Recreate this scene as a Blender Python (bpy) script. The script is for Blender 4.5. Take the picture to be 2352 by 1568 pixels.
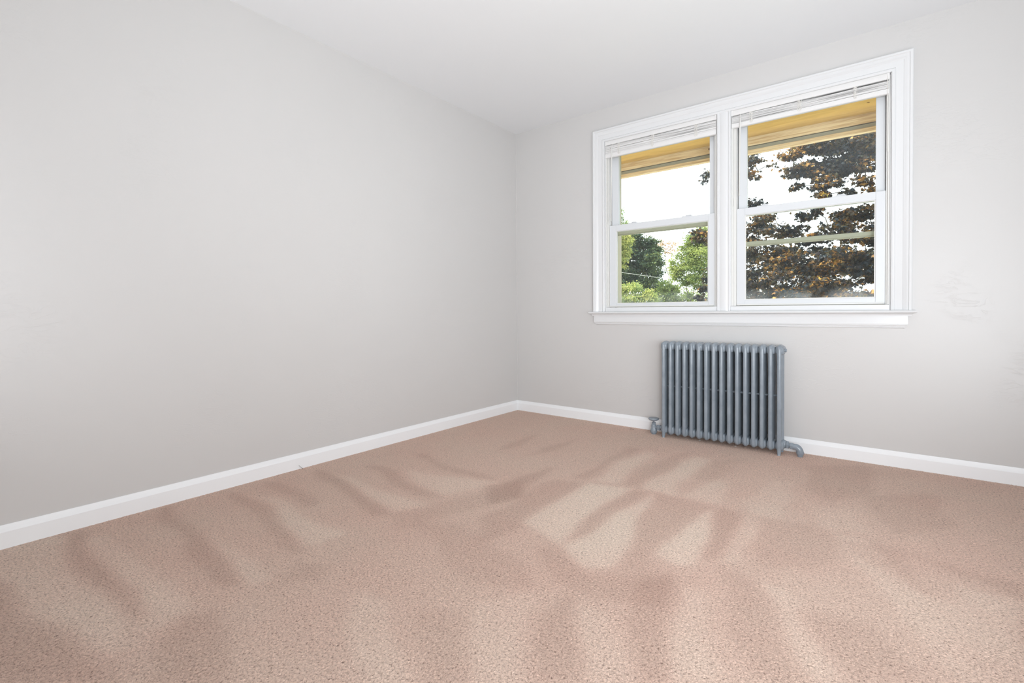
import bpy, bmesh, math, random
import numpy as np
from mathutils import Vector, Matrix
R = math.radians
scene = bpy.context.scene
for o in list(bpy.data.objects):
    bpy.data.objects.remove(o)
col = scene.collection

# ------------------------------------------------------------ camera
cam_data = bpy.data.cameras.new('camera')
cam = bpy.data.objects.new('camera', cam_data)
col.objects.link(cam)
scene.camera = cam
cam_data.sensor_width = 36.0
cam_data.lens = 1109.23 * 36.0 / 2352.0
cam_data.shift_y = (732.30 - 784.0) / 2352.0
cam_data.clip_start = 0.05
cam_data.clip_end = 300
YAW, PITCH, ROLL = 0.66229, -0.01499, -0.00569
F = Vector((-math.sin(YAW)*math.cos(PITCH), math.cos(YAW)*math.cos(PITCH), math.sin(PITCH)))
RT = Vector((math.cos(YAW), math.sin(YAW), 0))
UP = RT.cross(F)
R2 = RT*math.cos(ROLL) + UP*math.sin(ROLL)
U2 = -RT*math.sin(ROLL) + UP*math.cos(ROLL)
m = Matrix((R2, U2, -F)).transposed().to_4x4()
m.translation = Vector((2.6083, -3.4153, 0.8731))
cam.matrix_world = m

# ------------------------------------------------------------ sky and exposure
w = bpy.data.worlds.new('sky')
scene.world = w
w.use_nodes = True
bg = w.node_tree.nodes['Background']
bg.inputs[0].default_value = (0.93, 0.97, 1.0, 1)
bg.inputs[1].default_value = 2.8
vs = scene.view_settings
vs.view_transform = 'Standard'
vs.look = 'None'
vs.gamma = 1
vs.exposure = 0.05
vs.use_curve_mapping = False

# ------------------------------------------------------------ sun, flash and added fill lights
def light(name, kind, loc, aim, energy, color, size=None, size_y=None):
    d = bpy.data.lights.new(name, kind)
    d.energy = energy
    d.color = color
    if kind == 'AREA':
        d.shape = 'RECTANGLE'; d.size = size; d.size_y = size_y
    o = bpy.data.objects.new(name, d)
    col.objects.link(o)
    o.location = loc
    o.rotation_euler = (Vector(aim) - Vector(loc)).to_track_quat('-Z', 'Y').to_euler()
    return o
s = light('sun', 'SUN', (0, 0, 10), (0.62, 0.22, 10 - 0.72), 7.0, (1.0, 0.88, 0.68))
s.data.angle = R(1.0)
LC = (0.925, 0.975, 1.02)
light('right_wall_fill', 'AREA', (3.38, -1.8, 0.9), (0.5, -0.8, 2.44), 26.5, LC, 1.2, 1.0)  # added fill, no window on this wall; brightens the far corner
light('low_fill', 'AREA', (3.30, -3.2, 0.70), (1.1, -0.9, 0.25), 36, LC, 1.0, 0.8)  # added out-of-view fill for the carpet and lower walls
light('rear_fill', 'AREA', (0.8, -3.9, 0.8), (0.4, -3.1, 2.44), 8, LC, 0.8, 0.6)  # added out-of-view fill lifting the left end of the room
fl = light('flash_head', 'SPOT', (3.1, -3.9, 1.1), (1.4, -0.8, 2.44), 195, LC)
fl.data.spot_size = R(100); fl.data.spot_blend = 1.0; fl.data.shadow_soft_size = 0.3

# ------------------------------------------------------------ materials
def new_mat(name):
    mt = bpy.data.materials.new(name)
    mt.use_nodes = True
    nt = mt.node_tree
    return mt, nt, nt.nodes['Principled BSDF'], nt.nodes['Material Output']
def N(nt, t, **kw):
    n = nt.nodes.new(t)
    for k, v in kw.items():
        setattr(n, k, v)
    return n
def objco(nt):
    return N(nt, 'ShaderNodeNewGeometry').outputs['Position']
def noise(nt, co, scale, detail=3, rough=0.5, dist=0.0, vec=None):
    n = N(nt, 'ShaderNodeTexNoise')
    n.inputs['Scale'].default_value = scale
    n.inputs['Detail'].default_value = detail
    n.inputs['Roughness'].default_value = rough
    n.inputs['Distortion'].default_value = dist
    if vec:
        mp = N(nt, 'ShaderNodeMapping'); mp.inputs['Scale'].default_value = vec
        nt.links.new(co, mp.inputs[0]); co = mp.outputs[0]
    nt.links.new(co, n.inputs['Vector'])
    return n
def ramp(nt, fac, stops):
    r = N(nt, 'ShaderNodeValToRGB')
    el = r.color_ramp.elements
    while len(el) < len(stops):
        el.new(0.5)
    for e, (p, c) in zip(el, stops):
        e.position = p; e.color = (*c, 1)
    nt.links.new(fac, r.inputs[0])
    return r
def bump(nt, bs, h, strength, dist):
    b = N(nt, 'ShaderNodeBump')
    b.inputs['Strength'].default_value = strength
    b.inputs['Distance'].default_value = dist
    nt.links.new(h, b.inputs['Height'])
    nt.links.new(b.outputs[0], bs.inputs['Normal'])
    return b
def plain(name, c, rough=0.5, metal=0.0, bscale=None, bs=0.2, bd=0.001, var=0.0, vscale=6):
    mt, nt, p, out = new_mat(name)
    p.inputs['Base Color'].default_value = (*c, 1)
    p.inputs['Roughness'].default_value = rough
    p.inputs['Metallic'].default_value = metal
    co = objco(nt)
    if var:
        n = noise(nt, co, vscale, 4)
        r = ramp(nt, n.outputs[0], [(0.3, tuple(x*(1-var) for x in c)), (0.7, tuple(min(1, x*(1+var)) for x in c))])
        nt.links.new(r.outputs[0], p.inputs['Base Color'])
    if bscale:
        n = noise(nt, co, bscale, 3)
        bump(nt, p, n.outputs[0], bs, bd)
    return mt
def wall_mat(name, c, rough, patch):
    mt, nt, p, out = new_mat(name)
    co = objco(nt)
    big = noise(nt, co, 1.1, 3)
    r = ramp(nt, big.outputs[0], [(0.3, tuple(x*0.985 for x in c)), (0.7, tuple(x*1.012 for x in c))])
    nt.links.new(r.outputs[0], p.inputs['Base Color'])
    p.inputs['Roughness'].default_value = rough
    fine = noise(nt, co, 260, 3, 0.6)                      # roller stipple
    old = noise(nt, co, 9, 6, 0.55, 1.2, (1, 1, 2.6))      # old plaster ridges
    rid = ramp(nt, old.outputs[0], [(0.50, (0, 0, 0)), (0.535, (1, 1, 1)), (0.56, (0, 0, 0))])
    msk = noise(nt, co, 2.0, 2)
    mr = ramp(nt, msk.outputs[0], [(0.50, (0, 0, 0)), (0.62, (1, 1, 1))])
    m1 = N(nt, 'ShaderNodeMath', operation='MULTIPLY'); m2 = N(nt, 'ShaderNodeMath', operation='MULTIPLY')
    nt.links.new(rid.outputs[0], m1.inputs[0]); nt.links.new(mr.outputs[0], m1.inputs[1])
    nt.links.new(m1.outputs[0], m2.inputs[0]); m2.inputs[1].default_value = patch
    m3 = N(nt, 'ShaderNodeMath', operation='MULTIPLY_ADD')
    nt.links.new(fine.outputs[0], m3.inputs[0]); m3.inputs[1].default_value = 0.12
    nt.links.new(m2.outputs[0], m3.inputs[2])
    bump(nt, p, m3.outputs[0], 0.35, 0.0025)
    return mt
M = {}
M['wall'] = wall_mat('greige_wall_paint', (0.655, 0.643, 0.632), 0.5, 0.35)
M['wall_window'] = wall_mat('greige_patched_wall_paint', (0.655, 0.643, 0.632), 0.42, 0.6)
M['ceiling'] = plain('white_ceiling_paint', (0.855, 0.868, 0.88), 0.7, bscale=200, bs=0.1)
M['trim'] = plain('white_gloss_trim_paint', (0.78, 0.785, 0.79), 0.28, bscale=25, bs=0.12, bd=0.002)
M['base_trim'] = plain('brightened_baseboard_paint', (0.94, 0.95, 0.96), 0.35, bscale=25, bs=0.12, bd=0.002)  # white trim colour lightened to make up for weak light near the floor
M['vinyl'] = plain('white_vinyl', (0.74, 0.76, 0.78), 0.35)
M['vinyl_warm'] = plain('aged_white_vinyl', (0.78, 0.775, 0.75), 0.4)
M['blind'] = plain('white_blind_enamel', (0.84, 0.83, 0.82), 0.35)
M['cord'] = plain('white_cord', (0.90, 0.88, 0.84), 0.8)
M['dark'] = plain('dark_gasket', (0.05, 0.045, 0.04), 0.7)
M['storm'] = plain('beige_aluminium', (0.50, 0.47, 0.36), 0.45)
M['siding'] = plain('white_siding', (0.75, 0.75, 0.72), 0.6)
M['brick'] = plain('outer_brick', (0.45, 0.30, 0.22), 0.8, var=0.2, vscale=9)
M['metal'] = plain('gutter_grey', (0.36, 0.36, 0.31), 0.5)
M['black'] = plain('black_gap', (0.012, 0.012, 0.012), 0.9)
M['chip'] = plain('white_paint_flake', (0.85, 0.84, 0.8), 0.6)
M['bounce_ground'] = plain('pale_yard_ground', (0.55, 0.52, 0.44), 0.9, var=0.2, vscale=0.4)
M['lawn'] = plain('lawn_grass', (0.07, 0.12, 0.035), 0.95, var=0.3, vscale=3)
M['bark'] = plain('bark', (0.10, 0.085, 0.07), 0.9, bscale=30, bs=0.5, bd=0.01, var=0.3, vscale=5)
M['bark_light'] = plain('pale_bark', (0.16, 0.15, 0.13), 0.9, bscale=30, bs=0.5, bd=0.01)
M['roofing'] = plain('pale_shingles', (0.62, 0.60, 0.58), 0.9, var=0.1, vscale=8)
M['house_trim'] = plain('white_house_trim', (0.85, 0.85, 0.83), 0.6)

def radiator_mat():
    mt, nt, p, out = new_mat('blue_grey_radiator_paint')
    co = objco(nt)
    n = noise(nt, co, 16, 4)
    r = ramp(nt, n.outputs[0], [(0.25, (0.235, 0.275, 0.315)), (0.75, (0.31, 0.355, 0.40))])
    nt.links.new(r.outputs[0], p.inputs['Base Color'])
    p.inputs['Roughness'].default_value = 0.24
    n2 = noise(nt, co, 120, 3)
    bump(nt, p, n2.outputs[0], 0.35, 0.0015)
    return mt
M['radiator'] = radiator_mat()

def wood_mat(name, c1, c2, axis_scale, grain):
    mt, nt, p, out = new_mat(name)
    co = objco(nt)
    n = noise(nt, co, grain, 5, 0.6, 0.8, axis_scale)
    r = ramp(nt, n.outputs[0], [(0.35, c1), (0.6, c2)])
    v = N(nt, 'ShaderNodeTexVoronoi'); v.inputs['Scale'].default_value = 5.5
    nt.links.new(co, v.inputs['Vector'])
    kr = ramp(nt, v.outputs['Distance'], [(0.045, (0.25, 0.15, 0.06)), (0.06, (1, 1, 1))])
    mx = N(nt, 'ShaderNodeMix', data_type='RGBA', blend_type='MULTIPLY'); mx.inputs[0].default_value = 1
    nt.links.new(r.outputs[0], mx.inputs[6]); nt.links.new(kr.outputs[0], mx.inputs[7])
    nt.links.new(mx.outputs[2], p.inputs['Base Color'])
    p.inputs['Roughness'].default_value = 0.6
    return mt
M['soffit'] = wood_mat('golden_plywood', (0.60, 0.38, 0.115), (0.74, 0.49, 0.165), (0.6, 3, 3), 6)
M['pine'] = wood_mat('pale_pine_board', (0.68, 0.47, 0.25), (0.97, 0.80, 0.55), (0.35, 4, 9), 10)

def glass_mat():
    mt, nt, p, out = new_mat('window_glass')
    nt.nodes.remove(p)
    tr = N(nt, 'ShaderNodeBsdfTransparent'); tr.inputs[0].default_value = (0.95, 0.975, 0.965, 1)
    gl = N(nt, 'ShaderNodeBsdfGlossy'); gl.inputs['Roughness'].default_value = 0.0
    fr = N(nt, 'ShaderNodeFresnel'); fr.inputs[0].default_value = 1.45
    mx = N(nt, 'ShaderNodeMixShader')
    nt.links.new(fr.outputs[0], mx.inputs[0]); nt.links.new(tr.outputs[0], mx.inputs[1]); nt.links.new(gl.outputs[0], mx.inputs[2])
    # a thin film of dust, heavier in blotches near the sash bottom
    co = objco(nt)
    n = noise(nt, co, 7, 5, 0.6, 1.0)
    sep = N(nt, 'ShaderNodeSeparateXYZ'); nt.links.new(co, sep.inputs[0])
    mr = N(nt, 'ShaderNodeMapRange'); mr.inputs[1].default_value = 0.93; mr.inputs[2].default_value = 1.02
    mr.inputs[3].default_value = 0.28; mr.inputs[4].default_value = 0.0
    nt.links.new(sep.outputs[2], mr.inputs[0])
    r = ramp(nt, n.outputs[0], [(0.35, (0, 0, 0)), (0.7, (1, 1, 1))])
    a = N(nt, 'ShaderNodeMath', operation='MULTIPLY'); nt.links.new(mr.outputs[0], a.inputs[0]); nt.links.new(r.outputs[0], a.inputs[1])
    b = N(nt, 'ShaderNodeMath', operation='ADD'); nt.links.new(a.outputs[0], b.inputs[0]); b.inputs[1].default_value = 0.008
    df = N(nt, 'ShaderNodeBsdfDiffuse'); df.inputs[0].default_value = (0.8, 0.85, 0.85, 1)
    m2 = N(nt, 'ShaderNodeMixShader')
    nt.links.new(b.outputs[0], m2.inputs[0]); nt.links.new(mx.outputs[0], m2.inputs[1]); nt.links.new(df.outputs[0], m2.inputs[2])
    nt.links.new(m2.outputs[0], out.inputs[0])
    return mt
M['glass'] = glass_mat()

def leaf_mat(name, stops, tstops, trans=0.45, patch=1.2):
    mt, nt, p, out = new_mat(name)
    g = N(nt, 'ShaderNodeNewGeometry')
    nz = noise(nt, g.outputs['Position'], patch, 2)
    mp = N(nt, 'ShaderNodeMapRange'); mp.inputs[1].default_value = 0.3; mp.inputs[2].default_value = 0.7
    nt.links.new(nz.outputs[0], mp.inputs[0])
    ma = N(nt, 'ShaderNodeMix', data_type='FLOAT'); ma.inputs[0].default_value = 0.5
    nt.links.new(g.outputs['Random Per Island'], ma.inputs[2]); nt.links.new(mp.outputs[0], ma.inputs[3])
    r = ramp(nt, ma.outputs[0], stops)
    r2 = ramp(nt, ma.outputs[0], tstops)
    nt.links.new(r.outputs[0], p.inputs['Base Color'])
    p.inputs['Roughness'].default_value = 0.6
    p.inputs['Specular IOR Level'].default_value = 0.3
    t = N(nt, 'ShaderNodeBsdfTranslucent'); nt.links.new(r2.outputs[0], t.inputs[0])
    mx = N(nt, 'ShaderNodeMixShader'); mx.inputs[0].default_value = trans
    nt.links.new(p.outputs[0], mx.inputs[1]); nt.links.new(t.outputs[0], mx.inputs[2])
    nt.links.new(mx.outputs[0], out.inputs[0])
    return mt
M['maple'] = leaf_mat('bronze_maple_leaf',  # bronze leaf tones; the clumped orange end paints in sunlit leaves
    [(0.0, (0.015, 0.030, 0.040)), (0.38, (0.03, 0.045, 0.06)), (0.46, (0.06, 0.045, 0.06)), (0.52, (0.045, 0.055, 0.036)), (0.68, (0.085, 0.07, 0.055)), (0.80, (0.42, 0.23, 0.07)), (0.9, (0.7, 0.48, 0.15)), (1.0, (0.25, 0.28, 0.06))],
    [(0.0, (0.012, 0.02, 0.016)), (0.42, (0.05, 0.05, 0.02)), (0.64, (0.28, 0.18, 0.04)), (0.78, (0.6, 0.26, 0.04)), (0.92, (0.9, 0.5, 0.08)), (1.0, (0.5, 0.55, 0.08))], 0.3, 2.6)
M['leaf_dark'] = leaf_mat('dark_green_leaf', [(0.2, (0.03, 0.065, 0.06)), (0.75, (0.12, 0.19, 0.10)), (0.95, (0.5, 0.48, 0.12))], [(0.2, (0.07, 0.14, 0.07)), (0.9, (0.42, 0.45, 0.10))], 0.3)
M['leaf_mid'] = leaf_mat('mid_green_leaf', [(0.2, (0.10, 0.17, 0.09)), (0.8, (0.42, 0.46, 0.17))], [(0, (0.3, 0.45, 0.1)), (1, (0.55, 0.6, 0.15))], 0.4)
M['leaf_light'] = leaf_mat('light_green_leaf', [(0.2, (0.15, 0.25, 0.12)), (0.8, (0.62, 0.58, 0.20))], [(0, (0.35, 0.5, 0.12)), (1, (0.7, 0.7, 0.2))], 0.4)
M['leaf_haze'] = leaf_mat('faded_rusty_leaf', [(0, (0.40, 0.30, 0.22)), (1, (0.6, 0.45, 0.3))], [(0, (0.5, 0.35, 0.2)), (1, (0.7, 0.5, 0.3))], 0.4)

def carpet_mat():
    mt, nt, p, out = new_mat('pink_beige_cut_pile_carpet')
    co = objco(nt)
    at = N(nt, 'ShaderNodeAttribute'); at.attribute_name = 'nap'
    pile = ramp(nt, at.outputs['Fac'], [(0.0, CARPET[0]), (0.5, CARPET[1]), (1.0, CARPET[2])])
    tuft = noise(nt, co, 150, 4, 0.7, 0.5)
    tr = ramp(nt, tuft.outputs[0], [(0.30, (0.32, 0.28, 0.26)), (0.45, (0.90, 0.89, 0.88)), (0.66, (1.22, 1.21, 1.20))])  # yarn tone, with shade in the gaps between tufts painted in
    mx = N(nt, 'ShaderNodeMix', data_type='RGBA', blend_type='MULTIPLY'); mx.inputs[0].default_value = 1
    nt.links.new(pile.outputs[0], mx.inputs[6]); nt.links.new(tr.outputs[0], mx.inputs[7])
    blot = noise(nt, co, 2.2, 3)
    br = ramp(nt, blot.outputs[0], [(0.35, (1.0, 0.965, 0.95)), (0.65, (0.99, 1.0, 0.985))])
    m2 = N(nt, 'ShaderNodeMix', data_type='RGBA', blend_type='MULTIPLY'); m2.inputs[0].default_value = 1
    nt.links.new(mx.outputs[2], m2.inputs[6]); nt.links.new(br.outputs[0], m2.inputs[7])
    nt.links.new(m2.outputs[2], p.inputs['Base Color'])
    p.inputs['Roughness'].default_value = 0.95
    p.inputs['Specular IOR Level'].default_value = 0.1
    p.inputs['Sheen Weight'].default_value = 0.15
    # yarn tufts: real displacement plus finer bump
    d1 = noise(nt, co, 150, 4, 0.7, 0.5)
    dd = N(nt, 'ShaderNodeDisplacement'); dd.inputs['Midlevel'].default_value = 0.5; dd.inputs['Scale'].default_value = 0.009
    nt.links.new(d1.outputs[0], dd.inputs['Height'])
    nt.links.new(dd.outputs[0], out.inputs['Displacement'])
    mt.displacement_method = 'BOTH'
    return mt
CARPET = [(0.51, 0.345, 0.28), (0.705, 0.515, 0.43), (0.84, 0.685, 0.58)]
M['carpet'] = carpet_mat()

# ------------------------------------------------------------ mesh helpers
class MB:
    def __init__(self):
        self.v = []; self.f = []
    def add(self, vs, fs):
        b = len(self.v)
        self.v += [tuple(p) for p in vs]
        self.f += [tuple(i + b for i in f) for f in fs]
        return self
    def box(self, x0, x1, y0, y1, z0, z1):
        self.add([(x0,y0,z0),(x1,y0,z0),(x1,y1,z0),(x0,y1,z0),(x0,y0,z1),(x1,y0,z1),(x1,y1,z1),(x0,y1,z1)],
                 [(0,3,2,1),(4,5,6,7),(0,1,5,4),(1,2,6,5),(2,3,7,6),(3,0,4,7)])
        return self
    def rings(self, rings, cap=True, loop=False):
        n = len(rings[0]); vs = [p for r in rings for p in r]; fs = []
        k = len(rings)
        for i in range(k if loop else k-1):
            a = i*n; b = ((i+1) % k)*n
            for j in range(n):
                fs.append((a+j, a+(j+1) % n, b+(j+1) % n, b+j))
        if cap and not loop:
            fs.append(tuple(range(n))[::-1]); fs.append(tuple(range((k-1)*n, k*n)))
        return self.add(vs, fs)
    def tube(self, pts, rad, n=12, cap=True, loop=False):
        pts = [Vector(p) for p in pts]
        if not hasattr(rad, '__len__'):
            rad = [rad]*len(pts)
        rings = []; prev = None
        for i, p in enumerate(pts):
            if loop:
                t = (pts[(i+1) % len(pts)] - pts[i-1]).normalized()
            else:
                t = (pts[min(i+1, len(pts)-1)] - pts[max(i-1, 0)]).normalized()
            if prev is None:
                a = t.orthogonal().normalized()
            else:
                a = (prev - t*prev.dot(t)).normalized()
            prev = a; b = t.cross(a)
            rings.append([p + a*math.cos(2*math.pi*j/n)*rad[i] + b*math.sin(2*math.pi*j/n)*rad[i] for j in range(n)])
        return self.rings(rings, cap, loop)
    def lathe(self, prof, origin, axis, n=20):
        # prof: (distance along axis, radius)
        axis = Vector(axis).normalized(); o = Vector(origin)
        return self.tube([o + axis*d for d, r in prof], [max(r, 1e-4) for d, r in prof], n) if all(prof[i][0] < prof[i+1][0] for i in range(len(prof)-1)) else self._lathe(prof, o, axis, n)
    def _lathe(self, prof, o, axis, n):
        a = axis.orthogonal().normalized(); b = axis.cross(a)
        rings = [[o + axis*d + (a*math.cos(2*math.pi*j/n) + b*math.sin(2*math.pi*j/n))*max(r, 1e-4) for j in range(n)] for d, r in prof]
        return self.rings(rings)
def obj(name, mb, mat, parent=None, smooth=False, bevel=0.0, seg=2, angle=40):
    me = bpy.data.meshes.new(name)
    me.from_pydata([tuple(v) for v in mb.v], [], mb.f)
    me.update()
    bm = bmesh.new(); bm.from_mesh(me)
    bmesh.ops.recalc_face_normals(bm, faces=bm.faces)
    bm.to_mesh(me); bm.free()
    me.materials.append(mat)
    if smooth:
        me.polygons.foreach_set('use_smooth', [True]*len(me.polygons))
        try:
            me.set_sharp_from_angle(angle=R(angle))
        except Exception:
            pass
    o = bpy.data.objects.new(name, me)
    col.objects.link(o)
    if bevel:
        b = o.modifiers.new('bevel', 'BEVEL'); b.width = bevel; b.segments = seg; b.limit_method = 'ANGLE'
        b.harden_normals = False
    if parent:
        o.parent = parent
    return o
def empty(name, loc=(0, 0, 0)):
    e = bpy.data.objects.new(name, None)
    e.empty_display_size = 0.1
    e.location = loc
    col.objects.link(e)
    return e
def tag(o, label=None, cat=None, group=None, kind=None):
    if label: o['label'] = label
    if cat: o['category'] = cat
    if group: o['group'] = group
    if kind: o['kind'] = kind
    return o
def struct(o):
    o['kind'] = 'structure'
    return o
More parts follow.
